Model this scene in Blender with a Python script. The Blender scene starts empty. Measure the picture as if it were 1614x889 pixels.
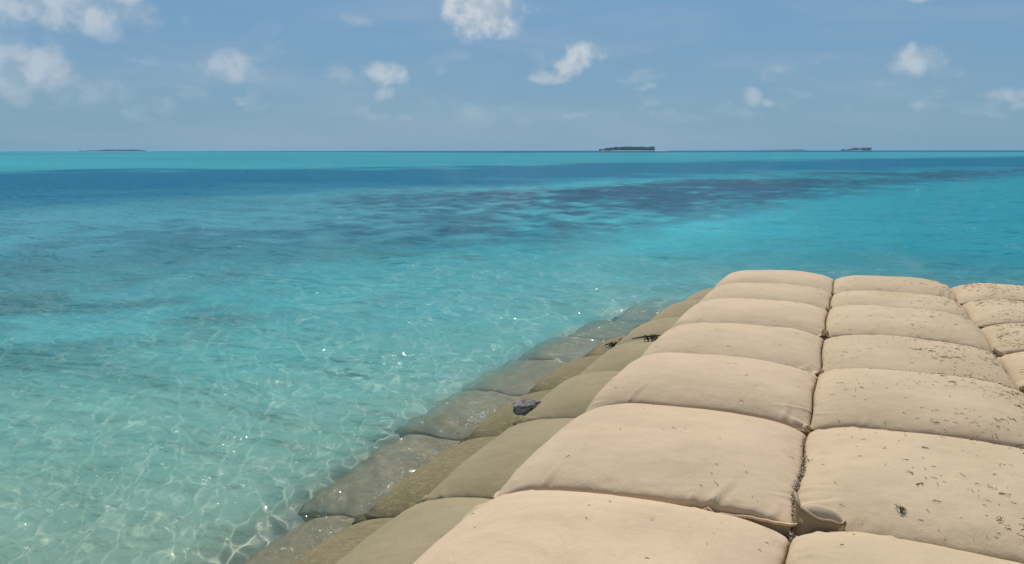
import bpy, bmesh, math, random
import numpy as np
from mathutils import Vector, Matrix
from mathutils.bvhtree import BVHTree

scene = bpy.context.scene
COL = scene.collection
R = math.radians

# ------------------------------------------------------------------ camera
CAM_Z = 2.45                      # above still water (z = 0)
YAW, PITCH = R(24.03), R(9.80)    # left of +Y, downwards
FPX = 1200.0                      # focal length in photo pixels (1614 wide)
cam_d = bpy.data.cameras.new('camera')
cam_d.sensor_width = 36.0
cam_d.lens = FPX / 1614.0 * 36.0
cam_d.clip_start = 0.05
cam_d.clip_end = 30000.0
cam = bpy.data.objects.new('camera', cam_d)
cam.location = (0, 0, CAM_Z)
cam.rotation_euler = (math.pi / 2 - PITCH, R(0.06), YAW)
COL.objects.link(cam)
scene.camera = cam

def pix_dir(px, py):
    """world direction of a point of the photo (used for bearings only)"""
    F = np.array([-math.sin(YAW) * math.cos(PITCH), math.cos(YAW) * math.cos(PITCH), -math.sin(PITCH)])
    Rr = np.array([math.cos(YAW), math.sin(YAW), 0.0])
    U = np.cross(Rr, F)
    d = F * FPX + Rr * (px - 807) + U * (444.5 - py)
    return d / np.linalg.norm(d)

def bearing(px, py=238):
    d = pix_dir(px, py)
    return math.atan2(d[0], d[1])

# ------------------------------------------------------------------ world, sun, exposure
SUN_AZ, SUN_EL = R(-22), R(56)    # azimuth from +Y towards +X
world = bpy.data.worlds.new('World')
scene.world = world
world.use_nodes = True
wt = world.node_tree
wt.nodes.clear()

class NT:
    def __init__(self, tree): self.t = tree
    def n(self, kind, **kw):
        nd = self.t.nodes.new(kind)
        for k, v in kw.items():
            if k.startswith('i_'):
                nd.inputs[int(k[2:]) if k[2:].isdigit() else k[2:].replace('_', ' ')].default_value = v
            else:
                setattr(nd, k, v)
        return nd
    def l(self, a, b): self.t.links.new(a, b)
    def math(self, op, a, b=None, c=None, clamp=False):
        nd = self.t.nodes.new('ShaderNodeMath'); nd.operation = op; nd.use_clamp = clamp
        for i, v in enumerate((a, b, c)):
            if v is None: continue
            if isinstance(v, (int, float)): nd.inputs[i].default_value = v
            else: self.t.links.new(v, nd.inputs[i])
        return nd.outputs[0]
    def mix(self, f, a, b, blend='MIX'):
        nd = self.t.nodes.new('ShaderNodeMix'); nd.data_type = 'RGBA'; nd.blend_type = blend
        for s, v in ((nd.inputs[0], f), (nd.inputs[6], a), (nd.inputs[7], b)):
            if isinstance(v, (int, float)): s.default_value = v
            elif isinstance(v, (tuple, list)): s.default_value = (*v[:3], 1)
            else: self.t.links.new(v, s)
        return nd.outputs[2]
    def smooth(self, v, a, b, lo=0.0, hi=1.0):
        nd = self.t.nodes.new('ShaderNodeMapRange'); nd.interpolation_type = 'SMOOTHSTEP'
        self.t.links.new(v, nd.inputs[0])
        for i, x in enumerate((a, b, lo, hi)): nd.inputs[i + 1].default_value = x
        return nd.outputs[0]
    def noise(self, vec, scale, detail=3, rough=0.55, dist=0.0):
        nd = self.t.nodes.new('ShaderNodeTexNoise')
        nd.inputs['Scale'].default_value = scale; nd.inputs['Detail'].default_value = detail
        nd.inputs['Roughness'].default_value = rough; nd.inputs['Distortion'].default_value = dist
        if vec is not None: self.t.links.new(vec, nd.inputs['Vector'])
        return nd.outputs[0]

w = NT(wt)
sky = w.n('ShaderNodeTexSky', sky_type='NISHITA', sun_disc=False)
sky.sun_elevation = SUN_EL
sky.sun_rotation = SUN_AZ
sky.altitude = 0.0
sky.air_density = 1.0
sky.dust_density = 0.6
sky.ozone_density = 2.0
tc = w.n('ShaderNodeTexCoord')
gen = tc.outputs['Generated']
sx = w.n('ShaderNodeSeparateXYZ'); w.l(gen, sx.inputs[0])
az = w.math('ARCTAN2', sx.outputs[0], sx.outputs[1])
el = w.math('ARCSINE', sx.outputs[2])
# even out the sky: a thin humid veil in the lower sky
veil = w.smooth(el, 0.10, 0.9, 0.88, 0.15)
vcol = w.mix(w.smooth(el, 0.0, 0.22), (2.05, 3.98, 5.65), (1.78, 3.72, 6.2))
sky_c = w.mix(veil, sky.outputs[0], vcol)
# wispy high veil, everywhere
cmb = w.n('ShaderNodeCombineXYZ'); w.l(w.math('MULTIPLY', az, 1.0), cmb.inputs[0]); w.l(w.math('MULTIPLY', el, 6.0), cmb.inputs[1])
cir = w.noise(cmb.outputs[0], 3.2, 5, 0.55, 0.4)
cirf = w.math('MULTIPLY', w.smooth(cir, 0.42, 0.74), 0.42)
sky_c = w.mix(cirf, sky_c, (4.0, 5.3, 6.6))
# cumulus puffs: noise-warped bearing/elevation
nw = w.noise(gen, 16.0, 4, 0.6)
nw2 = w.noise(gen, 34.0, 5, 0.52)
nw3 = w.noise(gen, 30.0, 3, 0.6)
azw = w.math('ADD', az, w.math('MULTIPLY', w.math('SUBTRACT', nw3, 0.5), 0.035))
elw = w.math('ADD', el, w.math('MULTIPLY', w.math('SUBTRACT', nw, 0.5), 0.030))
CLOUDS = [(85, 2, 290, 80, .62), (40, 108, 140, 84, .55), (892, 104, 60, 36, .70), (366, 100, 70, 48, .50), (566, 33, 58, 20, .30),
          (606, 115, 66, 40, .62), (764, 14, 135, 84, .88), (918, 86, 62, 44, .80), (866, 118, 66, 30, .62),
          (1452, 93, 80, 44, .58), (1584, 145, 74, 22, .50), (603, 150, 30, 22, .40), (580, 172, 30, 16, .50),
          (1182, 154, 34, 30, .42), (1212, 160, 26, 14, .34), (1137, 168, 48, 24, .34), (1242, 162, 30, 24, .24),
          (1016, 135, 30, 14, .32), (1460, 170, 42, 22, .30), (386, 163, 26, 12, .34), (245, 165, 74, 36, .24),
          (641, 190, 24, 12, .34), (908, 182, 36, 12, .30), (1062, 188, 100, 20, .24), (140, 150, 130, 46, .26),
          (738, 182, 84, 34, .20), (1440, -2, 50, 14, .5), (40, 155, 40, 24, .3), (420, 45, 50, 30, .2), (1610, 165, 30, 20, .3)]
tot = None
for (px, py, pw, ph, op) in CLOUDS:
    d = pix_dir(px, py)
    a0 = math.atan2(d[0], d[1]); e0 = math.asin(d[2])
    wa = pw / FPX * 0.58; we = ph / FPX * 0.58
    dx = w.math('MULTIPLY', w.math('SUBTRACT', azw, a0), 1 / wa)
    dy = w.math('MULTIPLY', w.math('SUBTRACT', elw, e0), 1 / we)
    r2 = w.math('ADD', w.math('MULTIPLY', dx, dx), w.math('MULTIPLY', dy, dy))
    m = w.math('MULTIPLY', w.math('SUBTRACT', 1.0, r2), 0.9)
    m = w.math('ADD', m, w.math('MULTIPLY', w.math('SUBTRACT', nw2, 0.50), 1.5))
    m = w.smooth(m, 0.0, 0.7 + 0.9 * (1 - op), 0.0, op * 0.92)
    tot = m if tot is None else w.math('MAXIMUM', tot, m)
# the same kind of small scattered puffs over the rest of the sky
plane = w.n('ShaderNodeCombineXYZ')
inv = w.math('DIVIDE', 1.0, w.math('MAXIMUM', w.math('ADD', sx.outputs[2], 0.12), 0.05))
w.l(w.math('MULTIPLY', sx.outputs[0], inv), plane.inputs[0]); w.l(w.math('MULTIPLY', sx.outputs[1], inv), plane.inputs[1])
gc = w.noise(plane.outputs[0], 2.3, 6, 0.6, 0.2)
gcf = w.smooth(gc, 0.62, 0.78, 0.0, 0.55)
gcf = w.math('MULTIPLY', gcf, w.smooth(el, 0.19, 0.30))
tot = w.math('MAXIMUM', tot, gcf)
# rows of faint small puffs low over the horizon, all round
cmb2 = w.n('ShaderNodeCombineXYZ'); w.l(w.math('MULTIPLY', az, 1.0), cmb2.inputs[0]); w.l(w.math('MULTIPLY', el, 2.2), cmb2.inputs[1])
lowp = w.noise(cmb2.outputs[0], 17.0, 5, 0.55, 0.15)
lowf = w.math('MULTIPLY', w.smooth(lowp, 0.52, 0.72, 0.0, 0.20), w.math('MULTIPLY', w.smooth(el, 0.012, 0.05), w.smooth(el, 0.16, 0.09)))
tot = w.math('MAXIMUM', tot, lowf)
ccol = w.mix(w.smooth(nw2, 0.36, 0.62), (4.7, 5.7, 6.6), (7.8, 8.2, 8.6))
sky_c = w.mix(tot, sky_c, ccol)
bg = w.n('ShaderNodeBackground'); w.l(sky_c, bg.inputs[0]); bg.inputs[1].default_value = 0.085
wo = w.n('ShaderNodeOutputWorld'); w.l(bg.outputs[0], wo.inputs[0])

sun_d = bpy.data.lights.new('sun', 'SUN')
sun_d.energy = 3.9
sun_d.angle = R(0.53)
sun_d.cycles.is_caustics_light = True     # sunlight is really refracted by the waves
sun_d.color = (1.0, 0.955, 0.89)
sun = bpy.data.objects.new('sun', sun_d)
sd = Vector((math.sin(SUN_AZ) * math.cos(SUN_EL), math.cos(SUN_AZ) * math.cos(SUN_EL), math.sin(SUN_EL)))
sun.rotation_euler = sd.to_track_quat('Z', 'Y').to_euler()
sun.location = (0, 0, 60)
COL.objects.link(sun)

scene.view_settings.view_transform = 'Standard'
scene.view_settings.look = 'None'
scene.view_settings.exposure = 0.0
scene.view_settings.gamma = 1.0
scene.cycles.use_denoising = True
scene.cycles.transparent_max_bounces = 12
scene.cycles.max_bounces = 6

# ------------------------------------------------------------------ helpers
def lin(r, g, b):
    f = lambda c: (c / 255 / 12.92) if c / 255 <= 0.04045 else ((c / 255 + 0.055) / 1.055) ** 2.4
    return (f(r), f(g), f(b))

def _hash(ix, iy, seed):
    n = (ix.astype(np.int64) * 374761393 + iy.astype(np.int64) * 668265263 + seed * 974634777) & 0xffffffff
    n = ((n ^ (n >> 13)) * 1274126177) & 0xffffffff
    n = (n ^ (n >> 16)) & 0xffffffff
    return n.astype(np.float64) / 0xffffffff

def perlin(x, y, seed=0):
    """2-D gradient noise, about -0.7..0.7"""
    x = np.asarray(x, float); y = np.asarray(y, float)
    x0 = np.floor(x); y0 = np.floor(y); fx = x - x0; fy = y - y0
    def g(ix, iy, dx, dy):
        a = _hash(ix, iy, seed) * 2 * np.pi
        return np.cos(a) * dx + np.sin(a) * dy
    u = fx ** 3 * (fx * (fx * 6 - 15) + 10); v = fy ** 3 * (fy * (fy * 6 - 15) + 10)
    a = g(x0, y0, fx, fy); b = g(x0 + 1, y0, fx - 1, fy); c = g(x0, y0 + 1, fx, fy - 1); d = g(x0 + 1, y0 + 1, fx - 1, fy - 1)
    return (a * (1 - u) + b * u) * (1 - v) + (c * (1 - u) + d * u) * v

def fbm(x, y, oct=4, seed=0, gain=0.5):
    s = 0; a = 1
    for k in range(oct):
        s = s + a * perlin(x * 2 ** k + 17.3 * k, y * 2 ** k - 9.1 * k, seed + k); a *= gain
    return s

def sstep(x, a, b):
    t = np.clip((x - a) / (b - a), 0, 1)
    return t * t * (3 - 2 * t)

def mesh_obj(name, verts, faces, mat, parent=None, smooth=True, kind=None):
    me = bpy.data.meshes.new(name)
    me.from_pydata([tuple(map(float, p)) for p in verts] if not isinstance(verts, list) else verts, [], faces)
    me.update()
    if smooth:
        me.polygons.foreach_set('use_smooth', [True] * len(me.polygons))
    if mat is not None:
        me.materials.append(mat)
    o = bpy.data.objects.new(name, me)
    COL.objects.link(o)
    if parent is not None:
        o.parent = parent
    if kind: o['kind'] = kind
    return o

def grid_mesh(name, V, nu, nv, mat, parent=None, kind=None, closed_u=False):
    """V: (nu*nv,3) array, quads fast"""
    i = np.arange(nu - (0 if closed_u else 1)); j = np.arange(nv - 1)
    I, J = np.meshgrid(i, j, indexing='ij')
    I2 = (I + 1) % nu
    q = np.stack([I * nv + J, I2 * nv + J, I2 * nv + J + 1, I * nv + J + 1], -1).reshape(-1, 4)
    me = bpy.data.meshes.new(name)
    me.vertices.add(len(V)); me.vertices.foreach_set('co', np.asarray(V, np.float32).ravel())
    me.loops.add(q.size); me.loops.foreach_set('vertex_index', q.ravel().astype(np.int32))
    me.polygons.add(len(q)); me.polygons.foreach_set('loop_start', np.arange(0, q.size, 4, dtype=np.int32))
    me.polygons.foreach_set('use_smooth', np.ones(len(q), bool))
    me.update(calc_edges=True)
    me.materials.append(mat)
    o = bpy.data.objects.new(name, me); COL.objects.link(o)
    if parent is not None: o.parent = parent
    if kind: o['kind'] = kind
    return o

def empty(name, loc, label, cat, group=None):
    o = bpy.data.objects.new(name, None)
    o.location = loc; o.empty_display_size = 0.2
    COL.objects.link(o)
    o['label'] = label; o['category'] = cat
    if group: o['group'] = group
    return o

def tag(o, label, cat, group=None):
    o['label'] = label; o['category'] = cat
    if group: o['group'] = group
    return o

def new_mat(name):
    m = bpy.data.materials.new(name); m.use_nodes = True
    m.node_tree.nodes.clear()
    t = NT(m.node_tree)
    out = t.n('ShaderNodeOutputMaterial')
    return m, t, out

# ------------------------------------------------------------------ materials
def geotextile(name, base, alt, dirt, dirt_amt, algae=None, algae_top=None, wet=None):
    m, t, out = new_mat(name)
    geo = t.n('ShaderNodeNewGeometry'); pos = geo.outputs['Position']
    n1 = t.noise(pos, 1.3, 4, 0.55); n2 = t.noise(pos, 7.0, 5, 0.6); n3 = t.noise(pos, 160.0, 2, 0.6)
    c = t.mix(t.smooth(n1, 0.35, 0.68), base, alt)
    c = t.mix(t.math('MULTIPLY', t.smooth(n2, 0.50, 0.80), dirt_amt), c, dirt)
    oi = t.n('ShaderNodeObjectInfo')
    c = t.mix(t.math('MULTIPLY', oi.outputs['Random'], 0.16), c, tuple(v * 0.72 for v in alt))
    # water stains with pale rims left by drying
    ns = t.noise(pos, 2.6, 3, 0.5, 0.9)
    ring = t.math('SUBTRACT', 1.0, t.math('MULTIPLY', t.math('ABSOLUTE', t.math('SUBTRACT', ns, 0.56)), 22.0), clamp=True)
    c = t.mix(t.math('MULTIPLY', ring, 0.18), c, dirt)
    # felted fibres: fine light and dark fleck
    c = t.mix(t.smooth(n3, 0.30, 0.72, 0.0, 0.30), c, tuple(v * 0.72 for v in base))
    # tiny dark specks of grit
    sp = t.noise(pos, 62.0, 2, 0.5)
    c = t.mix(t.smooth(sp, 0.725, 0.775, 0.0, 0.55 * min(1, dirt_amt * 3)), c, (0.09, 0.07, 0.045))
    if algae:
        z = t.n('ShaderNodeSeparateXYZ'); t.l(pos, z.inputs[0])
        mp = t.n('ShaderNodeMapping'); t.l(pos, mp.inputs[0]); mp.inputs['Scale'].default_value = (0.7, 1.7, 1.6)
        na = t.noise(mp.outputs[0], 4.0, 6, 0.68, 0.8); nb = t.noise(mp.outputs[0], 26.0, 6, 0.75, 0.5)
        hz = t.math('ADD', z.outputs[2], t.math('MULTIPLY', t.math('SUBTRACT', na, 0.5), 0.40))
        f = t.smooth(hz, algae_top, algae_top - 0.16)
        f = t.math('MULTIPLY', f, t.math('MULTIPLY', t.smooth(nb, 0.34, 0.58, 0.25, 1.0), t.smooth(na, 0.30, 0.58, 0.35, 1.0)))
        c = t.mix(f, c, t.mix(t.smooth(nb, 0.40, 0.66), algae[0], algae[1]))
        if wet is not None:
            wf = t.smooth(t.math('ADD', z.outputs[2], t.math('MULTIPLY', t.math('SUBTRACT', na, 0.5), 0.10)), wet + 0.05, wet - 0.02)
            c = t.mix(t.math('MULTIPLY', wf, 0.72), c, (0.055, 0.05, 0.032))
    b = t.n('ShaderNodeBsdfPrincipled')
    t.l(c, b.inputs['Base Color'])
    b.inputs['Roughness'].default_value = 0.95
    b.inputs['Specular IOR Level'].default_value = 0.15
    bm1 = t.n('ShaderNodeBump'); bm1.inputs['Strength'].default_value = 0.35; bm1.inputs['Distance'].default_value = 0.003
    t.l(n3, bm1.inputs['Height'])
    bm2 = t.n('ShaderNodeBump'); bm2.inputs['Strength'].default_value = 0.40; bm2.inputs['Distance'].default_value = 0.02
    t.l(t.noise(pos, 11.0, 4, 0.6), bm2.inputs['Height']); t.l(bm1.outputs[0], bm2.inputs['Normal'])
    t.l(bm2.outputs[0], b.inputs['Normal'])
    t.l(b.outputs[0], out.inputs[0])
    return m

M_TAN = geotextile('geotextile_tan', (0.62, 0.468, 0.312), (0.555, 0.42, 0.275), (0.40, 0.31, 0.19), 0.22)
M_TAN2 = geotextile('geotextile_tan_littered', (0.59, 0.45, 0.295), (0.52, 0.40, 0.255), (0.38, 0.29, 0.18), 0.38)
ALG = ((0.125, 0.105, 0.045), (0.30, 0.255, 0.14))
M_GREY = geotextile('geotextile_weathered', (0.35, 0.285, 0.17), (0.30, 0.25, 0.145), (0.22, 0.19, 0.12), 0.35, ALG, 0.30)
M_ALGAE = geotextile('geotextile_algae', (0.27, 0.225, 0.135), (0.22, 0.185, 0.105), (0.20, 0.18, 0.10), 0.6, ALG, 0.40, 0.07)
M_SUNK = geotextile('geotextile_submerged', (0.50, 0.38, 0.26), (0.42, 0.32, 0.215), (0.27, 0.20, 0.13), 0.5, ((0.38, 0.28, 0.18), (0.54, 0.40, 0.28)), 0.1)

def simple_mat(name, c1, c2, scale, rough=0.9, bump=0.4, dist=0.01):
    m, t, out = new_mat(name)
    geo = t.n('ShaderNodeNewGeometry'); pos = geo.outputs['Position']
    n = t.noise(pos, scale, 5, 0.62)
    b = t.n('ShaderNodeBsdfPrincipled'); t.l(t.mix(t.smooth(n, 0.3, 0.7), c1, c2), b.inputs['Base Color'])
    b.inputs['Roughness'].default_value = rough; b.inputs['Specular IOR Level'].default_value = 0.08
    bm = t.n('ShaderNodeBump'); bm.inputs['Strength'].default_value = bump; bm.inputs['Distance'].default_value = dist
    t.l(t.noise(pos, scale * 2.7, 5, 0.65), bm.inputs['Height']); t.l(bm.outputs[0], b.inputs['Normal'])
    t.l(b.outputs[0], out.inputs[0])
    return m

M_SAND = simple_mat('coral_sand', (0.56, 0.50, 0.38), (0.47, 0.41, 0.30), 3.0)
M_ROCK = simple_mat('dark_rock', (0.11, 0.10, 0.088), (0.38, 0.35, 0.31), 24.0, 0.85, 0.7, 0.02)
M_WEED = simple_mat('dried_seagrass', (0.14, 0.095, 0.052), (0.24, 0.17, 0.10), 90.0)
M_WEED2 = simple_mat('dried_seagrass_pale', (0.22, 0.165, 0.095), (0.34, 0.27, 0.17), 90.0)
M_SHELL = simple_mat('coral_rubble', (0.52, 0.44, 0.34), (0.24, 0.185, 0.125), 28.0)
M_TWIG = simple_mat('dark_driftwood', (0.055, 0.048, 0.034), (0.12, 0.10, 0.07), 40.0)
M_LEAF = simple_mat('island_foliage', (0.022, 0.050, 0.026), (0.048, 0.085, 0.042), 0.12, 0.9, 0.0)
M_BEACH = simple_mat('island_beach', (0.62, 0.57, 0.46), (0.52, 0.47, 0.36), 0.05, 0.95, 0.0)

# sea bed: pale sand with darker weed and rubble patches
def seabed_mat():
    m, t, out = new_mat('sea_bed_sand')
    geo = t.n('ShaderNodeNewGeometry'); pos = geo.outputs['Position']
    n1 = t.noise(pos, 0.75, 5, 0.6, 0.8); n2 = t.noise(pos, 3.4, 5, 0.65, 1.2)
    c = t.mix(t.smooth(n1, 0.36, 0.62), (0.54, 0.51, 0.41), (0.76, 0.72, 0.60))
    c = t.mix(t.smooth(n2, 0.48, 0.72, 0.0, 0.55), c, (0.80, 0.77, 0.66))  # pale mottle painted in to suggest sun caustics on the bed
    c = t.mix(t.smooth(n2, 0.42, 0.26, 0.0, 0.5), c, (0.34, 0.31, 0.24))
    b = t.n('ShaderNodeBsdfPrincipled'); t.l(c, b.inputs['Base Color']); b.inputs['Roughness'].default_value = 1.0
    t.l(b.outputs[0], out.inputs[0])
    return m
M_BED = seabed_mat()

# sea water: the colour of the lit water body comes from depth and bottom type
# (per-vertex data of the lagoon chart), the surface adds clear depth and sky reflection
def water_mat():
    m, t, out = new_mat('lagoon_water')
    geo = t.n('ShaderNodeNewGeometry'); pos = geo.outputs['Position']
    att = t.n('ShaderNodeAttribute', attribute_name='body')
    opa = t.n('ShaderNodeAttribute', attribute_name='opacity')
    mp = t.n('ShaderNodeMapping'); t.l(pos, mp.inputs[0]); mp.inputs['Rotation'].default_value = (0, 0, R(24)); mp.inputs['Scale'].default_value = (0.75, 1.25, 1.0)
    na = t.noise(mp.outputs[0], 1.1, 4, 0.6, 0.5); nb = t.noise(mp.outputs[0], 4.2, 4, 0.6, 0.4); nc = t.noise(mp.outputs[0], 17.0, 3, 0.6)
    nl = t.noise(mp.outputs[0], 0.33, 4, 0.62, 0.6)
    h = t.math('ADD', t.math('ADD', t.math('MULTIPLY', nl, 2.4), t.math('MULTIPLY', na, 0.72)), t.math('ADD', t.math('MULTIPLY', nb, 0.20), t.math('MULTIPLY', nc, 0.03)))
    bm = t.n('ShaderNodeBump'); bm.inputs['Strength'].default_value = 1.0; bm.inputs['Distance'].default_value = 0.32
    t.l(h, bm.inputs['Height'])
    fr = t.n('ShaderNodeFresnel'); fr.inputs['IOR'].default_value = 1.333; t.l(bm.outputs[0], fr.inputs['Normal'])
    # unresolved wave slopes keep the mean reflectance of a choppy sea low at grazing angles
    frc = t.math('DIVIDE', t.math('MULTIPLY', fr.outputs[0], 0.62), t.math('ADD', 1.0, fr.outputs[0]))
    gl = t.n('ShaderNodeBsdfGlossy'); gl.inputs['Roughness'].default_value = 0.045; t.l(bm.outputs[0], gl.inputs['Normal'])
    df = t.n('ShaderNodeBsdfDiffuse'); t.l(att.outputs['Color'], df.inputs['Color'])
    bm2 = t.n('ShaderNodeBump'); bm2.inputs['Strength'].default_value = 0.8; bm2.inputs['Distance'].default_value = 0.24
    t.l(h, bm2.inputs['Height']); t.l(bm2.outputs[0], df.inputs['Normal'])
    tr = t.n('ShaderNodeBsdfRefraction'); tr.inputs['IOR'].default_value = 1.333; tr.inputs['Roughness'].default_value = 0.0; tr.inputs['Color'].default_value = (0.90, 0.97, 0.94, 1)
    m1 = t.n('ShaderNodeMixShader'); t.l(opa.outputs['Fac'], m1.inputs[0]); t.l(tr.outputs[0], m1.inputs[1]); t.l(df.outputs[0], m1.inputs[2])
    m2 = t.n('ShaderNodeMixShader'); t.l(frc, m2.inputs[0]); t.l(m1.outputs[0], m2.inputs[1]); t.l(gl.outputs[0], m2.inputs[2])
    t.l(m2.outputs[0], out.inputs[0])
    return m
M_WATER = water_mat()

# ------------------------------------------------------------------ lagoon chart
def bed_depth(x, y):
    """depth of the sand below still water"""
    s = np.maximum(-3.3 - x, 0) + np.maximum(y - 12.5, 0) * 0.6
    d = 0.85 + 0.10 * s / (1 + 0.05 * s) + 0.10 * fbm(x * 0.35, y * 0.35, 3, 5)
    return np.clip(d, 0.45, 6.0)

def chart(x, y):
    """body colour (linear) and opacity of the water at world points"""
    r = np.hypot(x, y); a = np.degrees(np.arctan2(x, y)); lr = np.log(np.maximum(r, 0.5))
    wob = fbm(x * 0.06, y * 0.06, 4, 11); wob2 = fbm(x * 0.22, y * 0.22, 4, 31); wob3 = fbm(x * 0.75, y * 0.75, 3, 41); wobl = fbm(x * 0.012, y * 0.012, 4, 51)
    def edge(azs, rs, width, wamp=0.25, nz=wob):
        e = np.interp(a, azs, np.log(rs)) + wamp * nz
        return sstep(lr, e - width, e + width)
    pale = np.array(lin(148, 188, 166)); green = np.array(lin(106, 196, 190)); turq = np.array(lin(77, 186, 195))
    azure = np.array(lin(47, 145, 160)); blue = np.array(lin(28, 110, 140)); far_t = np.array(lin(62, 152, 166))
    deep = np.array(lin(28, 84, 124)); reef = np.array(lin(45, 80, 107)); reefn = np.array(lin(70, 132, 140)); dull = np.array(lin(88, 150, 162))
    n = lambda f: f[..., None]
    c = np.broadcast_to(pale, x.shape + (3,)).copy()
    f = edge([-70, -44, -24, 12], [8.5, 6.5, 6.0, 6.0], 0.55, 0.30, wob2); c += n(f) * (green - c)
    f = edge([-70, -44, -24, 12], [14, 11, 10, 9], 0.5, 0.3, wob2); c += n(f) * (turq - c)
    f = sstep(a, -22, 6) * edge([-90, 90], [14, 14], 0.6, 0.2); c += n(f) * (azure - c)
    # darker weed beds drifting through the shallows on the left
    p = sstep(wob2 + 0.5 * wob + 0.4 * wob3 + np.interp(a, [-60, -45, -30], [0.22, 0.12, 0.0]), 0.0, 0.62) * edge([-70, -45, -25, -10], [9, 9, 13, 16], 0.3) * sstep(-a, 8, 26)
    c += n(p * 0.85) * (reefn - c)
    # deeper mixed bottom before the channel on the left
    f = edge([-75, -58, -44, -34, -24, -14], [15.5, 16, 17.5, 20, 26, 34], 0.30, 0.35, wob2 + wob3 * 0.5) * sstep(-a, 10, 34)
    c += n(f * 0.85) * (dull - c)
    # blue channel
    f = edge([-75, -58, -47, -34, -20, -6, 10], [42, 43, 44, 48, 60, 84, 140], np.interp(a, [-50, -20, 5], [0.32, 0.26, 0.15]), 0.30)
    c += n(f) * (blue - c)
    # coral reef along the near edge of the channel
    f1 = edge([-75, -58, -45, -34, -20, -6, 2, 10], [17, 18, 18, 18.5, 21, 36, 57, 92], 0.20, 0.36, wob2 + 0.5 * wob + 0.5 * wob3)
    f2 = 1 - edge([-75, -58, -45, -34, -20, -6, 10], [30, 31, 33, 36, 48, 74, 122], 0.20, 0.35, wob + 0.5 * wob3)
    patch = sstep(wob2 * 0.55 + wob * 0.25 + wob3 * 0.45 + np.interp(a, [-75, -55, -40, -28, -15, 10], [-0.02, 0.05, 0.25, 0.42, 0.48, 0.48]), -0.20, 0.55)
    c += n(f1 * f2 * patch * np.interp(a, [-60, -45, -35, -20], [0.30, 0.45, 0.75, 0.9])) * (reef - c)
    # pale shoal beyond the channel, then the ocean
    f = edge([-75, -58, -42, -24, -6, 10], [122, 118, 106, 118, 190, 370], np.interp(a, [-50, -20, 5], [0.12, 0.16, 0.25]), 0.22, wob + 0.6 * wobl)
    c += n(f) * (far_t - c)
    streak = edge([-75, -58, -42, -24, -6, 10], [135, 130, 120, 140, 215, 420], 0.05, 0.1) * (1 - edge([-75, -35, -20, 10], [185, 165, 150, 430], 0.06, 0.15)) * sstep(-a, 30, 48)
    c += n(streak * sstep(wobl, -0.1, 0.3) * 0.5) * (blue - c)
    c += n(f * sstep(wobl, -0.15, 0.5) * 0.55) * (azure - c)
    c += n(f * sstep(fbm(x * 0.004, y * 0.004, 3, 61), 0.0, 0.5) * 0.30) * (turq - c)
    f = edge([-60, -50, -40, -24, -6, 12], [5000, 3000, 1500, 860, 1000, 1300], 0.10, 0.10, wobl)
    c += n(f) * (deep - c)
    # depth over the sand or over the sunken bags decides how far one sees in
    d = bed_depth(x, y)
    sh = np.interp(y, [0, 8.0, 10.0, 12.0, 13.5], [-2.88, -2.9, -2.7, -2.4, -1.5])   # waterline of the bags
    s = sh - x
    dbag = 0.05 + 0.22 * np.clip(s, 0, 0.8)
    lim = sstep(s, 0.45, 0.95); lim = np.where(y > 12.6, 1.0, lim)
    d = np.where(s < 0.95, dbag * (1 - lim) + d * lim, d)
    op = 1 - np.exp(-0.80 * d)
    op = np.maximum(op, sstep(r, 5, 26))
    return c * 0.86, np.clip(op, 0, 1)

def polar_points(angles, radii):
    A, Rr = np.meshgrid(angles, radii, indexing='ij')
    return np.sin(A) * Rr, np.cos(A) * Rr

fine = np.radians(np.arange(-78, 26.01, 0.2)); coarse = np.radians(np.arange(30, 281, 5.0))
angles = np.concatenate([fine, coarse])
radii = np.concatenate([[0.02, 0.6, 1.2], np.exp(np.arange(math.log(1.8), math.log(70), 0.0066)), np.exp(np.arange(math.log(70.5), math.log(7000), 0.018))])
X, Y = polar_points(angles, radii)

def waves(x, y):
    r = np.hypot(x, y)
    # wind ripples running in from the left, plus short cross chop
    u = x * 0.80 + y * 0.60; v = -x * 0.60 + y * 0.80
    k = 0.055 * fbm(u * 0.62, v * 0.34, 3, 71, 0.55) + 0.024 * fbm(u * 1.9 + 3, v * 1.2, 3, 81, 0.55)
    k = k + 0.008 * fbm(u * 6.5, v * 4.5, 2, 91)
    return k * (1 - sstep(r, 30, 110)) * (1 + 0.8 * sstep(r, 8, 25))

Z = waves(X, Y)
V = np.stack([X, Y, Z], -1).reshape(-1, 3)
sea = grid_mesh('sea_water', V, len(angles), len(radii), M_WATER, kind='structure', closed_u=True)
body, op = chart(X, Y)
ca = sea.data.color_attributes.new('body', 'FLOAT_COLOR', 'POINT')
ca.data.foreach_set('color', np.concatenate([body.reshape(-1, 3), np.ones((body.size // 3, 1))], 1).astype(np.float32).ravel())
fa = sea.data.attributes.new('opacity', 'FLOAT', 'POINT')
fa.data.foreach_set('value', op.ravel().astype(np.float32))

sea.cycles.is_caustics_caster = True

# sea bed
radii_b = np.concatenate([[0.02], np.exp(np.arange(math.log(1.5), math.log(60), 0.03)), [120, 400, 1500, 7000]])
angles_b = np.concatenate([np.radians(np.arange(-78, 26.01, 1.0)), np.radians(np.arange(30, 281, 8.0))])
XB, YB = polar_points(angles_b, radii_b)
ZB = -bed_depth(XB, YB)
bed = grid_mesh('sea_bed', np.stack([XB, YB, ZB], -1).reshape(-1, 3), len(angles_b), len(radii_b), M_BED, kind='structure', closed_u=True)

bed.cycles.is_caustics_receiver = True

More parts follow.
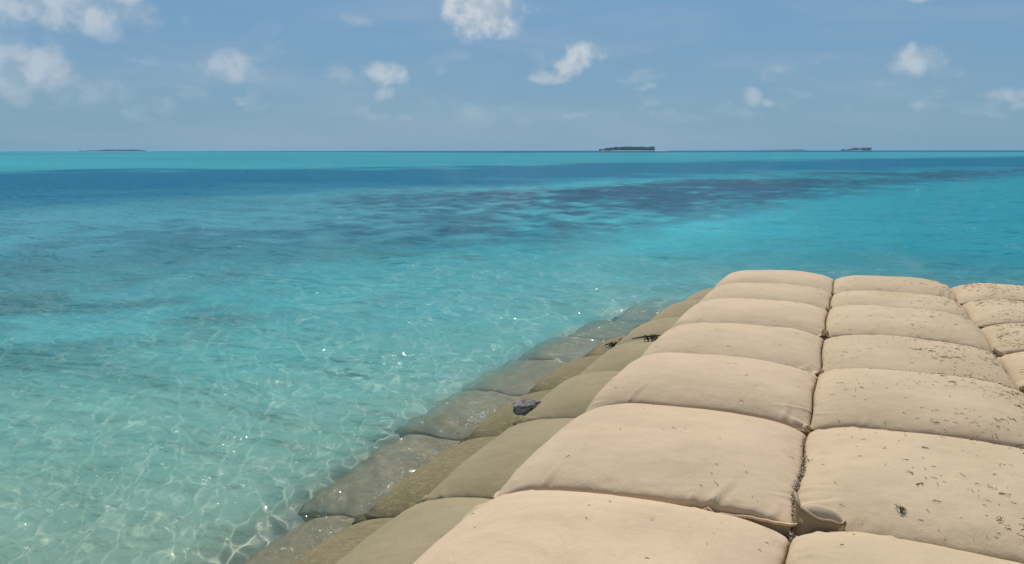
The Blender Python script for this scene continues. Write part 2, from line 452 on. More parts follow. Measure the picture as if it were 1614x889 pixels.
# sand core that carries the bags, sloping down under the water on every side
gx = np.linspace(-3.4, 6.5, 60); gy = np.linspace(-3.0, 13.5, 80)
GX, GY = np.meshgrid(gx, gy, indexing='ij')
hz = np.minimum.reduce([0.50 - 0.52 * np.maximum(-0.9 - GX, 0), 0.50 - 0.9 * np.maximum(GY - 10.4, 0), 0.50 - 0.5 * np.maximum(-1.0 - GY, 0), 0.50 - 0.5 * np.maximum(GX - 4.5, 0)])
hz = hz + 0.02 * fbm(GX * 1.5, GY * 1.5, 3, 3)
core = grid_mesh('sand_ground', np.stack([GX, GY, np.maximum(hz, -1.4)], -1).reshape(-1, 3), 60, 80, M_SAND, kind='structure')

# ------------------------------------------------------------------ sandbags
BVH_PARTS = []

def seam_wobble(seed, s):
    return 0.036 * fbm(np.asarray(s) * 1.1 + seed * 7.7, np.asarray(s) * 0 + seed, 2, seed)

def edge_grid(n, k=1.7):
    t = np.linspace(-1, 1, n)
    return np.sign(t) * (1 - (1 - np.abs(t)) ** k)

def make_bag(label, group, mat, x0, x1, y0, y1, zt, rise=0.20, drop=0.24, seed=1, res=70, tilt=0.0,
             contact=(0.05, 0.05, 0.05, 0.05), wob=(0, 0, 0, 0), p=3.0, q=0.45, front_lift=0.05,
             pleats=8, lump=0.016, ears=(), flange=0.016, skew=0.0, pitch=0.0, left_drop=0.0, pf=None, shear=0.0):
    """contact = how far each side (x0,x1,y0,y1) is squeezed flat against its neighbour; 0 = free side"""
    rng = random.Random(seed)
    nu = nv = res
    u = edge_grid(nu); v = edge_grid(nv)
    Uu, Vv = np.meshgrid(u, v, indexing='ij')
    ax0, ax1, ay0, ay1 = x0 - contact[0], x1 + contact[1], y0 - contact[2], y1 + contact[3]
    cx, cy = (ax0 + ax1) / 2, (ay0 + ay1) / 2
    a, b = (ax1 - ax0) / 2, (ay1 - ay0) / 2
    def plan(U_, V_, squash):
        # sides bow in a little between the corners
        xx = cx + a * U_ * (1 - 0.015 * (1 - V_ ** 2) - 0.050 * np.abs(V_) ** 9) + skew * V_ * b
        yy = cy + shear * (xx - x0) + b * V_ * (1 - 0.015 * (1 - U_ ** 2) - 0.050 * np.abs(U_) ** 9)
        if squash:
            def soft(d):   # d>0 : past the contact plane
                return np.where(d > -0.03, np.where(d > 0.03, 0.0, (d - 0.03) ** 2 / -0.12), d)
            if contact[0] > 0: lo = x0 + skew * V_ * b + seam_wobble(wob[0], yy) + 0.003; xx = lo - soft(lo - xx)
            if contact[1] > 0: hi = x1 + skew * V_ * b + seam_wobble(wob[1], yy) - 0.003; xx = hi + soft(xx - hi)
            if contact[2] > 0: lo = y0 + shear * (xx - x0) + seam_wobble(wob[2], xx) + 0.003; yy = lo - soft(lo - yy)
            if contact[3] > 0: hi = y1 + shear * (xx - x0) + seam_wobble(wob[3], xx) - 0.003; yy = hi + soft(yy - hi)
        return xx, yy
    e_front = front_lift * np.clip(-Vv, 0, 1) ** 2 - left_drop * np.clip(-Uu, 0, 1) ** 2
    ze = zt - rise + e_front + 0.012 * perlin(Uu * 2.2 + seed, Vv * 2.2, seed)
    pv_ = np.where(Vv < 0, pf or p, p)
    f = ((1 - np.abs(Uu) ** p) * (1 - np.abs(Vv) ** pv_)).clip(0, 1) ** q * (1 - 0.55 * np.abs(Uu * Vv) ** 5)
    xx, yy = plan(Uu, Vv, True)
    zz = ze + (zt - ze) * f
    zz += (lump * fbm(xx * 1.9 + seed * 3.1, yy * 1.9, 3, seed)) * f + 0.010 * perlin(xx * 0.9, yy * 0.9 + seed, seed + 40) * f
    # pleats run in from the seams where the cloth is gathered
    for k in range(pleats):
        side = rng.choice([0, 1, 2, 3]); s0 = rng.choice([-1, 1]) * rng.uniform(0.35, 0.97)
        ln = rng.uniform(0.07, 0.24); am = rng.uniform(0.004, 0.014); wd = rng.uniform(0.009, 0.020); sl = rng.uniform(-0.5, 0.5)
        if side < 2:
            dpt = (1 - Uu if side else 1 + Uu) * a; al = (Vv - s0) * b + sl * dpt
        else:
            dpt = (1 - Vv if side == 3 else 1 + Vv) * b; al = (Uu - s0) * a + sl * dpt
        zz += am * np.exp(-(al / wd) ** 2) * np.exp(-(dpt / ln) ** 2) - 0.5 * am * np.exp(-((al - 1.8 * wd) / wd) ** 2) * np.exp(-(dpt / ln) ** 2)
    # the cloth puckers along the stitching
    dmin = np.minimum(np.minimum(1 - Uu, 1 + Uu) * a, np.minimum(1 - Vv, 1 + Vv) * b)
    zz += 0.008 * perlin(xx * 14, yy * 14, seed + 9) * np.exp(-(dmin / 0.11) ** 2)
    zz += rng.uniform(-0.014, 0.014) * (xx - cx) + rng.uniform(-0.010, 0.010)
    zz += tilt * (xx - x1) + pitch * (yy - cy)
    top = np.stack([xx, yy, zz], -1)
    # underside
    nb = max(16, res // 3)
    ub = edge_grid(nb, 1.4)
    ring_idx = None
    org = np.array([(x0 + x1) / 2, (y0 + y1) / 2, zt - rise - drop])
    verts = [tuple(pt) for pt in (top.reshape(-1, 3) - org)]
    faces = []
    for i in range(nu - 1):
        for j in range(nv - 1):
            q0 = i * nv + j
            faces.append((q0, q0 + nv, q0 + nv + 1, q0 + 1))
    # perimeter loop
    per = [(i, 0) for i in range(nu)] + [(nu - 1, j) for j in range(1, nv)] + [(i, nv - 1) for i in range(nu - 2, -1, -1)] + [(0, j) for j in range(nv - 2, 0, -1)]
    pidx = [i * nv + j for i, j in per]
    prev = pidx
    ctr = np.array([cx, cy])
    P = top.reshape(-1, 3)[pidx]
    for fr, dz in ((0.985, 0.35), (0.955, 0.72), (0.90, 0.95), (0.78, 1.0)):
        base = len(verts)
        for pt in P:
            x = cx + (pt[0] - cx) * fr; y = cy + (pt[1] - cy) * fr
            zbot = zt - rise - drop + tilt * (x - x1) + pitch * (y - cy)
            z = pt[2] + (zbot - pt[2]) * dz
            verts.append((x - org[0], y - org[1], z - org[2]))
        cur = list(range(base, base + len(P)))
        for k in range(len(P)):
            k2 = (k + 1) % len(P)
            faces.append((prev[k2], prev[k], cur[k], cur[k2]))
        prev = cur
    faces.append(tuple(reversed(prev)))
    root = empty('sandbag', tuple(org), label, 'sandbag', group)
    sh_o = mesh_obj('shell', verts, faces, mat, root)
    if zt < 0.5: sh_o.cycles.is_caustics_receiver = True
    BVH_PARTS.append((np.array(verts) + org, faces[: (nu - 1) * (nv - 1)]))
    # sewn seam: a thin double edge that runs round the bag, waving where it is free
    sv, sf = [], []
    step = max(1, len(P) // 200)
    Pp = P[::step]; per_s = per[::step]
    n = len(Pp)
    for k in range(n):
        t = Pp[(k + 1) % n][:2] - Pp[k - 1][:2]; t = t / (np.linalg.norm(t) + 1e-9)
        nrm = np.array([t[1], -t[0]])
        i, j = per_s[k]
        front = (j == 0)
        wv = perlin(np.array(k * 0.16 * step), np.array(seed * 1.37), seed)
        wid = flange * (1.0 + 0.5 * float(wv)) * (1.6 if front else 0.8)
        up = (0.012 + 0.010 * float(wv)) if front else 0.0
        o3 = Pp[k] - org
        for (dn, dz) in ((-0.012, 0.004), (wid * 0.8, up + 0.004), (wid, up + 0.007), (wid + 0.004, up), (wid, up - 0.007), (wid * 0.8, up - 0.004), (-0.012, -0.004)):
            sv.append((o3[0] + nrm[0] * dn, o3[1] + nrm[1] * dn, o3[2] + dz))
    for k in range(n):
        k2 = (k + 1) % n
        for c in range(7):
            c2 = (c + 1) % 7
            sf.append((k * 7 + c, k2 * 7 + c, k2 * 7 + c2, k * 7 + c2))
    mesh_obj('seam', sv, sf, mat, root)
    # gathered corner ears
    corners = {'fl': (0, 0), 'fr': (nu - 1, 0), 'bl': (0, nv - 1), 'br': (nu - 1, nv - 1)}
    outw = {'fl': (-0.7, -0.7), 'fr': (0.7, -0.7), 'bl': (-0.7, 0.7), 'br': (0.7, 0.7)}
    for (cn, size, upv) in ears:
        i, j = corners[cn]
        c0 = top[i, j] - org; d = np.array([*outw[cn], 0.0]); pr = np.array([-d[1], d[0], 0.0])
        c0 = c0 - d * 0.045 + np.array([0, 0, 0.012])
        ev, ef = [], []; ns, ntt = 7, 7
        for layer in (0, 1):
            for si in range(ns):
                s = si / (ns - 1)
                for ti in range(ntt):
                    tt = ti / (ntt - 1) * 2 - 1
                    wdt = size * 0.62 * (1 - s) ** 0.75 + 0.006
                    pt = c0 + d * size * s * (1 - 0.25 * s) + pr * wdt * tt
                    z = upv * size * s ** 1.3 + 0.30 * size * (1 - abs(tt) ** 1.5) * (1 - s) + 0.012 * math.sin(4 * tt + seed + 3 * s)
                    ev.append((pt[0], pt[1], pt[2] + z - (0.010 if layer else 0)))
        L = ns * ntt
        for si in range(ns - 1):
            for ti in range(ntt - 1):
                q0 = si * ntt + ti
                ef.append((q0, q0 + 1, q0 + ntt + 1, q0 + ntt)); ef.append((L + q0, L + q0 + ntt, L + q0 + ntt + 1, L + q0 + 1))
        rim = [si * ntt for si in range(ns)] + [(ns - 1) * ntt + t_ for t_ in range(1, ntt)] + [si * ntt + ntt - 1 for si in range(ns - 2, -1, -1)] + list(range(ntt - 2, 0, -1))
        for k in range(len(rim)):
            A, B = rim[k], rim[(k + 1) % len(rim)]
            ef.append((A, B, L + B, L + A))
        mesh_obj('corner_ear', ev, ef, mat, root)
    return root

ORD = ['farthest', 'second', 'third', 'fourth', 'fifth', 'sixth', 'seventh']
def from_end(k, what):
    return what.format('first' if k == 0 else ORD[k])

# top layer: two full rows running out to sea and a third beside them
ROWS = [1.95, 3.30, 4.70, 5.96, 7.25, 8.53, 9.70, 10.83]
COLX = [-1.60, -0.15, 1.17, 2.52]
NAMEC = ['clean tan sandbag, {} from the seaward end of the row beside the grey bags',
         'tan sandbag, {} from the seaward end of the middle row of the top layer',
         'tan sandbag thick with litter, {} from the seaward end of the inland row']
ears1 = {0: [('fr', .09, .3)], 1: [], 2: [('fl', .10, -.7), ('fr', .07, .4)], 3: [('fr', .11, .6), ('fl', .08, -.2)], 4: [('fr', .11, .8)], 5: [('fr', .11, .9), ('fl', .10, -.1)], 6: [('fr', .08, .7), ('fl', .09, -.1)]}
ears2 = {0: [('bl', .07, .3)], 1: [], 2: [('fl', .08, .4)], 3: [('fl', .09, .6)], 4: [('fl', .11, .8)], 5: [('fl', .12, .9)], 6: [('fl', .09, .9), ('fr', .07, .4)]}
for c in range(2):
    for r in range(7):
        seed = 100 + c * 20 + r
        y0, y1 = ROWS[r], ROWS[r + 1]
        make_bag(NAMEC[c].format('first' if r == 6 else ORD[6 - r]), 'tan sandbags of the top layer', (M_TAN, M_TAN2)[c],
                 COLX[c], COLX[c + 1], y0 + 0.10 * c, y1 + 0.10 * c, 0.945 + (0.008, -0.006)[r % 2] - 0.010 * r,
                 seed=seed, res=(120 if r < 3 else 80),
                 contact=(0.0 if c == 0 else 0.055, 0.055, 0.03 if r == 1 else 0.045, (0.004, 0.02)[c] if r == 0 else 0.040), pitch=(-0.026, -0.018)[c] if r < 2 else -0.016,
                 wob=(50 + c, 51 + c, 60 + r, 61 + r), rise=0.21, front_lift=(0.065 if c == 0 else 0.02) if r == 1 else 0.01,
                 ears=(ears1 if c == 0 else ears2)[r], flange=0.018 if r == 1 else 0.010, pleats=18,
                 p=3.6 if c else 3.1, pf=2.4, left_drop=0.0 if c else 0.10, shear=0.0 if c else 0.07)
ROWS3 = [2.46, 3.70, 4.92, 6.15, 7.36, 8.52, 9.80, 11.02]
for r in range(7):
    make_bag(NAMEC[2].format('first' if r == 6 else ORD[6 - r]), 'tan sandbags of the top layer', M_TAN2,
             COLX[2], COLX[3], ROWS3[r], ROWS3[r + 1], 0.916 + (0.0, 0.015)[r % 2] - 0.008 * r, seed=158 + r, res=80,
             contact=(0.012, 0.0, 0.05, 0.045), pitch=-0.015, wob=(52, 53, 70 + r, 71 + r), rise=0.21,
             ears=[('fl', .10, .5)] if r in (3, 4) else [], pleats=12)

# second layer: weathered grey
ROWS2 = [2.50, 3.86, 5.38, 6.72, 8.10, 9.30, 10.60, 11.80]
XL2 = [-2.38, -2.38, -2.40, -2.38, -2.40, -2.34, -2.20]
for r in range(7):
    make_bag('smooth grey-olive sandbag, {} from the seaward end of the step under the tan bags'.format('first' if r == 6 else ORD[6 - r]),
             'grey sandbags of the second layer', M_GREY, XL2[r], XL2[r] + 1.45, ROWS2[r], ROWS2[r + 1],
             0.60 - 0.01 * r, seed=200 + r, res=80, rise=0.26, drop=0.20, tilt=0.07, p=2.4, q=0.5,
             contact=(0, 0, 0.05, 0.05), wob=(0, 0, 80 + r, 81 + r), ears=[('fl', .10, -.1)] if r in (1, 2) else [], pleats=8,
             front_lift=0.03)
# third layer: algae covered, at the waterline
XL3 = [-2.87, -2.89, -2.92, -2.92, -2.86, -2.74, -2.54]
for r in range(7):
    make_bag('algae-stained olive sandbag at the waterline, {} from the seaward end'.format('first' if r == 6 else ORD[6 - r]),
             'algae covered sandbags at the waterline', M_ALGAE, XL3[r], XL3[r] + 1.40, ROWS2[r] + 0.02, ROWS2[r + 1] + 0.02,
             (0.37, 0.36, 0.36, 0.34, 0.29, 0.20, 0.10)[r], seed=230 + r, res=70, rise=0.28, drop=0.30, tilt=0.08, p=2.4, q=0.5,
             contact=(0, 0, 0.05, 0.05), wob=(0, 0, 90 + r, 91 + r), ears=[('fl', .12, -.15)] if r in (1, 2) else [], pleats=8,
             front_lift=0.03)
# lowest layer: under water
XL4 = [-3.46, -3.62, -3.76, -3.78, -3.70, -3.50, -3.20]
for r in range(7):
    make_bag('brown sunken sandbag seen through the clear water, {} from the seaward end'.format('first' if r == 6 else ORD[6 - r]),
             'sunken sandbags of the lowest layer', M_SUNK, XL4[r], XL4[r] + 1.40, ROWS2[r] + 0.3, ROWS2[r + 1] + 0.3,
             -0.085 - 0.008 * r, seed=260 + r, res=44, rise=0.24, drop=0.32, tilt=0.04, p=4.5, q=0.42,
             contact=(0, 0, 0.05, 0.05), wob=(0, 0, 95 + r, 96 + r), lump=0.035, pleats=6, front_lift=0.0)

# surface look-up for everything that lies on the bags
vv, ff, off = [], [], 0
for P_, F_ in BVH_PARTS:
    vv += [tuple(p_) for p_ in P_]; ff += [tuple(i + off for i in f_) for f_ in F_]; off += len(P_)
BVH = BVHTree.FromPolygons(vv, ff)
def ground(x, y):
    h = BVH.ray_cast(Vector((x, y, 5.0)), Vector((0, 0, -1)))
    return (h[0], h[1]) if h[0] is not None else (None, None)

# ------------------------------------------------------------------ upright folded flap at the junction of four bags
def folded_flap():
    n, mth = 26, 7
    path = [(-0.150, 3.400), (-0.135, 3.345), (-0.095, 3.310), (-0.035, 3.295), (0.025, 3.305), (0.06, 3.335), (0.072, 3.37)]
    t = np.linspace(0, 1, len(path)); tt = np.linspace(0, 1, n)
    px = np.interp(tt, t, [p[0] for p in path]); py = np.interp(tt, t, [p[1] for p in path])
    for _ in range(3):
        px[1:-1] = (px[:-2] + 2 * px[1:-1] + px[2:]) / 4; py[1:-1] = (py[:-2] + 2 * py[1:-1] + py[2:]) / 4
    topz = np.interp(tt, [0, .12, .35, .7, .92, 1], [0.925, 0.915, 0.880, 0.858, 0.850, 0.835])
    V_, F_ = [], []
    for lay in (0, 1):
        for i in range(n):
            k0, k1 = max(0, i - 1), min(n - 1, i + 1)
            tx, ty = px[k1] - px[k0], py[k1] - py[k0]; L = math.hypot(tx, ty); nx, ny = ty / L, -tx / L
            for j in range(mth):
                s = j / (mth - 1)
                lean = 0.030 * (1 - s) ** 2 - 0.012 * math.sin(s * 3.1)
                o = -lean + (0.012 if lay else 0)
                V_.append((px[i] - nx * o, py[i] + 0.06 - ny * o, 0.72 + (topz[i] - 0.72) * s + 0.004 * math.sin(i * 0.9)))
    Lc = n * mth
    for i in range(n - 1):
        for j in range(mth - 1):
            q0 = i * mth + j
            F_.append((q0, q0 + mth, q0 + mth + 1, q0 + 1)); F_.append((Lc + q0, Lc + q0 + 1, Lc + q0 + mth + 1, Lc + q0 + mth))
        F_.append((i * mth + mth - 1, (i + 1) * mth + mth - 1, Lc + (i + 1) * mth + mth - 1, Lc + i * mth + mth - 1))
    for j in range(mth - 1):
        F_.append((j, j + 1, Lc + j + 1, Lc + j)); q0 = (n - 1) * mth + j; F_.append((q0, Lc + q0, Lc + q0 + 1, q0 + 1))
    return V_, F_

bag_r1c2 = [o for o in COL.objects if o.type == 'EMPTY' and o['label'] == NAMEC[1].format(ORD[5])][0]
fv, ff_ = folded_flap()
fv = [tuple(np.array(p_) - np.array(bag_r1c2.location)) for p_ in fv]
M_FLAP_SHADE = geotextile('geotextile_flap_shade', (0.34, 0.245, 0.155), (0.28, 0.20, 0.125), (0.20, 0.14, 0.085), 0.5)  # darker brown puts the flap's shade into its colour
flap = mesh_obj('folded_corner_flap', fv, ff_, M_FLAP_SHADE, bag_r1c2)
flap['label'] = 'cloth flap folded upright at the corner, its shade painted in brown'
def hem_path():
    n, mth = 26, 7
    return [fv[i * mth + mth - 1] for i in range(n)]
# the puffed tongue of cloth tucked behind the flap
tv, tf = [], []
na_, nb_ = 20, 10
for i in range(na_):
    for j in range(nb_):
        th = 2 * math.pi * i / na_; s = j / (nb_ - 1)
        rr = math.sin(s * math.pi / 2)
        x = -0.030 + 0.095 * rr * math.cos(th); y = 3.415 + 0.045 * rr * math.sin(th); z = 0.80 + 0.105 * math.cos(s * math.pi / 2) ** 0.6 - 0.10 * (x)
        tv.append((x - bag_r1c2.location[0], y - bag_r1c2.location[1], z - bag_r1c2.location[2]))
for i in range(na_):
    for j in range(nb_ - 1):
        a_, b_ = i * nb_ + j, ((i + 1) % na_) * nb_ + j
        tf.append((a_, a_ + 1, b_ + 1, b_))
mesh_obj('tucked_cloth', tv, tf, M_TAN2, bag_r1c2)

# ------------------------------------------------------------------ dark rock wedged between the grey bags
def lumpy_rock(name, loc, size, seed, mat, sub=3, rot=(0, 0, 0), facets=5):
    bm = bmesh.new(); bmesh.ops.create_icosphere(bm, subdivisions=sub, radius=1.0)
    rng = random.Random(seed)
    planes = [(Vector((rng.gauss(0, 1), rng.gauss(0, 1), rng.gauss(0, 1))).normalized(), rng.uniform(0.55, 0.85)) for _ in range(facets * 2)]
    for v_ in bm.verts:
        d = v_.co.normalized(); rr = 1.0
        for nrm, h in planes:
            k = d.dot(nrm)
            if k > 0.05: rr = min(rr, h / k)
        rr *= 1 + 0.10 * float(perlin(np.array(d.x * 3 + seed), np.array(d.y * 3 + d.z * 2.3), seed))
        v_.co = Vector((d.x * rr * size[0], d.y * rr * size[1], d.z * rr * size[2]))
    me = bpy.data.meshes.new(name); bm.to_mesh(me); bm.free(); me.materials.append(mat)
    o = bpy.data.objects.new(name, me); o.location = loc; o.rotation_euler = rot; COL.objects.link(o)
    return o
hz_, _ = ground(-2.36, 5.60)
tag(lumpy_rock('rock', (-2.36, 5.60, (hz_.z if hz_ else 0.35) + 0.05), (0.165, 0.08, 0.066), 5, M_ROCK, 4, (R(8), R(-14), R(28))),
    'dark grey angular rock wedged between the grey and algae-stained sandbags', 'rock')

# ------------------------------------------------------------------ twigs and seaweed lumps
def tube(path, rad, ns=5):
    V_, F_ = [], []
    for k, p_ in enumerate(path):
        p_ = Vector(p_)
        t = (Vector(path[min(k + 1, len(path) - 1)]) - Vector(path[max(k - 1, 0)])).normalized()
        a_ = t.orthogonal().normalized(); b_ = t.cross(a_)
        r_ = rad * (1 - 0.55 * k / (len(path) - 1))
        for i in range(ns):
            th = 2 * math.pi * i / ns
            V_.append(tuple(p_ + a_ * (r_ * math.cos(th)) + b_ * (r_ * math.sin(th))))
    for k in range(len(path) - 1):
        for i in range(ns):
            i2 = (i + 1) % ns
            F_.append((k * ns + i, k * ns + i2, (k + 1) * ns + i2, (k + 1) * ns + i))
    F_.append(tuple(range(ns))); F_.append(tuple((len(path) - 1) * ns + i for i in reversed(range(ns))))
    return V_, F_

hv, hf = tube([(p_[0], p_[1] + 0.004, p_[2] + 0.003) for p_ in hem_path()], 0.007, 6)
mesh_obj('hem', hv, hf, M_TAN2, flap)

def tangle(name, x, y, size, n, seed, mat, label, cat, rad=0.005, lift=0.35, long_twig=None):
    rng = random.Random(seed); h, _ = ground(x, y); z0 = h.z if h else 0.3
    V_, F_ = [], []
    for k in range(n):
        th = rng.uniform(0, 6.28); ln = size * rng.uniform(0.4, 1.0); bx, by = rng.gauss(0, size * 0.18), rng.gauss(0, size * 0.18)
        path = []; dx, dy = math.cos(th), math.sin(th); zz = rng.uniform(0.0, size * lift * 0.4)
        for i in range(6):
            s = i / 5
            qx, qy = bx + dx * ln * s * 0.8 + rng.gauss(0, size * 0.05), by + dy * ln * s * 0.8 + rng.gauss(0, size * 0.05)
            hh, _ = ground(x + qx, y + qy); zg = (hh.z - z0) if hh else 0
            path.append((qx, qy, zg + 0.004 + max(0, zz + size * lift * math.sin(s * 3.0) * rng.uniform(0.3, 1))))
        a_, b_ = tube(path, rad); o_ = len(V_); V_ += a_; F_ += [tuple(i + o_ for i in f_) for f_ in b_]
    if long_twig:
        a_, b_ = tube(long_twig, rad * 1.1); o_ = len(V_); V_ += a_; F_ += [tuple(i + o_ for i in f_) for f_ in b_]
    o = mesh_obj(name, V_, F_, mat); o.location = (x, y, z0)
    return tag(o, label, cat)

tangle('driftwood', -1.82, 7.70, 0.15, 9, 3, M_TWIG, 'dark driftwood tangle with a pale twig lying on a grey bag', 'driftwood', 0.011, 0.35,
       [(0.02, 0.0, 0.05), (-0.07, -0.03, 0.045), (-0.15, -0.07, 0.03), (-0.20, -0.09, 0.02)])
tangle('seaweed_clump', -2.46, 8.42, 0.10, 9, 4, M_TWIG, 'small black seaweed clump on algae-stained bag edge', 'seaweed', 0.012, 0.45)
tangle('seaweed_clump', 0.29, 3.56, 0.034, 14, 6, M_WEED, 'curled brown seaweed tuft on the front face of a tan bag', 'seaweed', 0.0020, 0.5)
tangle('seaweed_clump', 0.66, 3.60, 0.035, 6, 8, M_WEED, 'thin branched seaweed sprig on the front face of tan bag', 'seaweed', 0.0015, 0.2)

# ------------------------------------------------------------------ litter of dried seagrass on the bags
rng = random.Random(77)
LV = {0: [], 1: []}; LF = {0: [], 1: []}
def blade(x, y, ln, wd, th, which):
    V_, F_ = LV[which], LF[which]
    o = len(V_); c, s = math.cos(th), math.sin(th); bend = rng.gauss(0, 0.16)
    pts = []
    for k in range(4):
        t = k / 3 - 0.5
        bx = x + c * ln * t - s * ln * bend * (0.25 - t * t); by = y + s * ln * t + c * ln * bend * (0.25 - t * t)
        w_ = wd * (1 - 0.6 * abs(2 * t) ** 2)
        for e in (-1, 1):
            qx, qy = bx - s * w_ * e * 0.5, by + c * w_ * e * 0.5
            h, _ = ground(qx, qy)
            if h is None or h.z < 0.80: return
            pts.append((qx, qy, h.z + 0.0025 + (0.004 * rng.random() if e > 0 else 0) + 0.003 * (1 - abs(2 * t))))
    V_ += pts
    for k in range(3):
        F_.append((o + 2 * k, o + 2 * k + 2, o + 2 * k + 3, o + 2 * k + 1))

def dens(x, y):
    if x < -0.15: d = 0.014 + 0.025 * max(0, (x + 0.7)) 
    elif x < 1.17: d = 0.05 + 0.95 * max(0, (x - 0.20)) ** 1.6 * (1.0 if y < 7 else 0.45)
    else: d = 0.75
    cl = float(fbm(np.array(x * 2.4), np.array(y * 2.4), 3, 123))
    return d * max(0.05, 0.55 + 1.6 * cl)
cnt = 0
for k in range(34000):
    x = rng.uniform(-1.45, 2.0); y = rng.uniform(2.1, 11.0)
    if x > 0.95 * y * 0.19 + 0.85: continue
    if rng.random() > dens(x, y): continue
    big = rng.random() < 0.10
    ln = rng.uniform(0.03, 0.055) if big else rng.uniform(0.006, 0.030)
    blade(x, y, ln, rng.uniform(0.0011, 0.0025) * (1.3 if big else 1), rng.gauss(-0.35, 0.7), 0 if rng.random() < 0.36 else 1)
    cnt += 1
    if big and x > 0.1 and rng.random() < 0.5:
        for _ in range(rng.randint(2, 5)):
            blade(x + rng.gauss(0, .012), y + rng.gauss(0, .012), rng.uniform(.012, .035), 0.0025, rng.uniform(0, 3.1), 0)
for wch, nm in ((0, 'dark brown dried seagrass bits scattered over the tan sandbags'), (1, 'pale dried seagrass bits scattered over the tan sandbags')):
    o = mesh_obj('seagrass_litter', LV[wch], LF[wch], (M_WEED, M_WEED2)[wch], None, False, 'stuff')
    tag(o, nm, 'seagrass')

# coral rubble and weed caught in the gap between the two rows
gv, gf = [], []
def chip(x, y, z, s):
    o = len(gv); q_ = Matrix.Rotation(rng.uniform(0, 6), 3, Vector((rng.gauss(0, 1), rng.gauss(0, 1), rng.gauss(0, 1))).normalized())
    for p_ in ((1, 0, 0), (-1, 0, 0), (0, .7, 0), (0, -.7, 0), (0, 0, .5), (0, 0, -.5)):
        v_ = q_ @ Vector(p_) * s * rng.uniform(0.7, 1.2); gv.append((x + v_.x, y + v_.y, z + v_.z))
    for f_ in ((0, 2, 4), (2, 1, 4), (1, 3, 4), (3, 0, 4), (2, 0, 5), (1, 2, 5), (3, 1, 5), (0, 3, 5)): gf.append(tuple(o + i for i in f_))
for k in range(420):
    y = rng.choice([rng.uniform(3.45, 4.55), rng.uniform(3.5, 4.1), rng.uniform(2.4, 8.6)])
    x = -0.15 + float(seam_wobble(51, y)) + rng.gauss(0, 0.008 if y < 4.2 else 0.005)
    h, _ = ground(x, y); z = min(h.z if h else 0.8, 0.875)
    chip(x, y, max(z, 0.80) + rng.uniform(-0.01, 0.012), rng.uniform(0.004, 0.014) if y < 4.2 else rng.uniform(0.003, 0.008))
o = mesh_obj('coral_rubble', gv, gf, M_SHELL, None, False, 'stuff')
tag(o, 'brown coral rubble caught in the gap between the tan bag rows', 'rubble')

# white flecks imitating sun glints on the lapping ripples, plus splash foam
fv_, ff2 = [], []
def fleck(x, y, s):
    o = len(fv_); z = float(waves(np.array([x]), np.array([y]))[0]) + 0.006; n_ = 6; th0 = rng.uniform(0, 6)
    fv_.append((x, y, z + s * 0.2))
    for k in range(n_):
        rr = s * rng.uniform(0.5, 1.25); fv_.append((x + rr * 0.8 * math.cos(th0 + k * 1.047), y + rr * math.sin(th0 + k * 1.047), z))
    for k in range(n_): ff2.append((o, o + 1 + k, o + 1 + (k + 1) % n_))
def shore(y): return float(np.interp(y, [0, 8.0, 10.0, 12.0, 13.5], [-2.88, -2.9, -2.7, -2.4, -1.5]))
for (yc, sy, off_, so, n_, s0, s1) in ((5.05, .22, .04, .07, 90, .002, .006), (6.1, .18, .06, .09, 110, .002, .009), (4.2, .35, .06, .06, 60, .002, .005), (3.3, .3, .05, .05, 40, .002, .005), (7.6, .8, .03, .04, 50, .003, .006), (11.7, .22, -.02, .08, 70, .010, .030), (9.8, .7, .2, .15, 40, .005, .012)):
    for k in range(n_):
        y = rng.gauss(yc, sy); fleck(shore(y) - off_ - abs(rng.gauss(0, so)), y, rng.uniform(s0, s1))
M_GLINT_FOAM = simple_mat('glint_foam_flecks', (0.80, 0.82, 0.80), (0.68, 0.72, 0.70), 50.0, 0.6)
tag(mesh_obj('glint_foam_flecks', fv_, ff2, M_GLINT_FOAM, None, False, 'stuff'), 'white flecks imitating sun glints, with splash foam, along the algae-stained bags', 'foam')

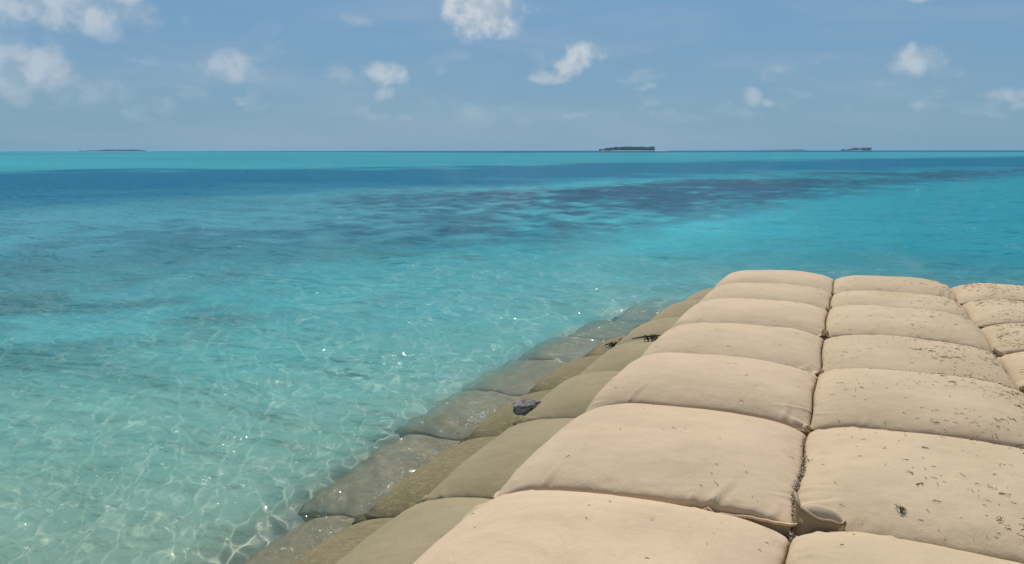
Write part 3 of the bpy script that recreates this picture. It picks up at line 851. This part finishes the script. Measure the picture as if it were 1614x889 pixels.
# ------------------------------------------------------------------ far islands
def island(px_c, px_w, dist, tree_h, label, px_beach=(0.5, 0.5), seed=1, profile=None, n_tree=150, beach_h=1.6):
    rng_ = random.Random(seed)
    b0 = bearing(px_c); ctr = Vector((math.sin(b0) * dist, math.cos(b0) * dist, 0))
    rt = Vector((math.cos(b0), -math.sin(b0), 0)); fw = Vector((math.sin(b0), math.cos(b0), 0))
    ang = abs(bearing(px_c + px_w / 2) - bearing(px_c - px_w / 2))
    Wd = ang * dist
    root = empty('island', tuple(ctr), label, 'island', 'low islands on the horizon')
    # sand spit: low dome
    V_, F_ = [], []
    n = 48
    for ri, (rf, hh) in enumerate(((1.0, -0.6), (0.93, 0.6), (0.80, beach_h), (0.0, beach_h + 0.4))):
        for k in range(n):
            th = 2 * math.pi * k / n; cx_ = math.cos(th)
            ex = Wd * (px_beach[1] if cx_ > 0 else px_beach[0]) * rf * (1 + 0.05 * math.sin(3 * th + seed))
            p_ = rt * (cx_ * ex) + fw * (math.sin(th) * Wd * 0.22 * rf)
            V_.append((p_.x, p_.y, hh))
    for ri in range(3):
        for k in range(n):
            k2 = (k + 1) % n
            F_.append((ri * n + k, ri * n + k2, (ri + 1) * n + k2, (ri + 1) * n + k))
    mesh_obj('beach', V_, F_, M_BEACH, root)
    V_, F_ = [], []
    for k in range(n_tree):
        s = rng_.uniform(-0.5, 0.5); dep = rng_.uniform(-0.14, 0.14) * Wd
        hmax = tree_h * (np.interp(s, *profile) if profile else 1.0) * rng_.uniform(0.66, 1.08)
        base = rt * (s * Wd) + fw * dep
        rad = tree_h * rng_.uniform(0.20, 0.34)
        # trunk
        a_, b_ = tube([(base.x, base.y, beach_h - 1.0), (base.x, base.y, hmax * 0.7)], tree_h * 0.02, 4)
        o_ = len(V_); V_ += a_; F_ += [tuple(i + o_ for i in f_) for f_ in b_]
        # crown: leaf clumps through its volume, down to the undergrowth
        for q_ in range(34):
            d_ = Vector((rng_.gauss(0, 1), rng_.gauss(0, 1), rng_.gauss(0, 1))).normalized() * rad * rng_.random() ** 0.4
            c_ = base + d_; zc = hmax - rad * 0.75 + d_.z if q_ < 22 else rng_.uniform(beach_h, hmax * 0.8)
            sz = rad * rng_.uniform(0.25, 0.5); e1 = Vector((rng_.gauss(0, 1), rng_.gauss(0, 1), rng_.gauss(0, 0.6))).normalized() * sz
            e2 = e1.orthogonal().normalized() * sz * 0.7
            o_ = len(V_)
            for (i, j) in ((-1, -1), (1, -1), (1, 1), (-1, 1)):
                p_ = Vector((c_.x, c_.y, zc)) + e1 * i + e2 * j; V_.append(tuple(p_))
            F_.append((o_, o_ + 1, o_ + 2, o_ + 3))
    o = mesh_obj('tree_cover', V_, F_, M_LEAF, root, False, 'stuff')
    return root
island(988, 86, 3300, 17.0, 'dark wooded island with a bright sand spit at its end', (0.56, 0.80), 3, ([-.5, -.42, -.3, -.25, .5], [0.5, 0.62, 0.70, 1.0, 1.0]), 170)
island(1349, 46, 4600, 15.0, 'small dark wooded islet beyond the pale shoal, no beach in sight', (0.5, 0.55), 4, ([-.5, -.2, -.1, .5], [0.45, 0.5, 1.0, 1.0]), 110, 1.0)
island(178, 104, 5600, 13.0, 'long flat hazy island lying alone on the horizon', (0.55, 0.75), 5, ([-.5, -.2, 0, .1, .35, .5], [0.25, 0.55, 1.0, 0.8, 0.9, 0.3]), 220, 1.0)
island(1232, 76, 6600, 10.0, 'faint low grey island between two dark wooded islands', (0.55, 0.55), 6, ([-.5, -.2, .4, .5], [0.2, 0.6, 1.0, 0.5]), 160, 0.6)

# ------------------------------------------------------------------ sea haze
hm, ht, hout = new_mat('sea_haze')
pv = ht.n('ShaderNodeVolumePrincipled')
pv.inputs['Color'].default_value = (0.40, 0.74, 1.0, 1)
pv.inputs['Density'].default_value = 0.00007
pv.inputs['Anisotropy'].default_value = 0.2
ht.l(pv.outputs[0], hout.inputs['Volume'])
bmh = bmesh.new(); bmesh.ops.create_cube(bmh, size=1.0)
for v_ in bmh.verts: v_.co = Vector((v_.co.x * 15000, v_.co.y * 15000, 12.0 if False else (26.0 if v_.co.z > 0 else -8.0)))
hme = bpy.data.meshes.new('haze'); bmh.to_mesh(hme); bmh.free(); hme.materials.append(hm)
haze = bpy.data.objects.new('haze', hme); haze['kind'] = 'stuff'; COL.objects.link(haze)
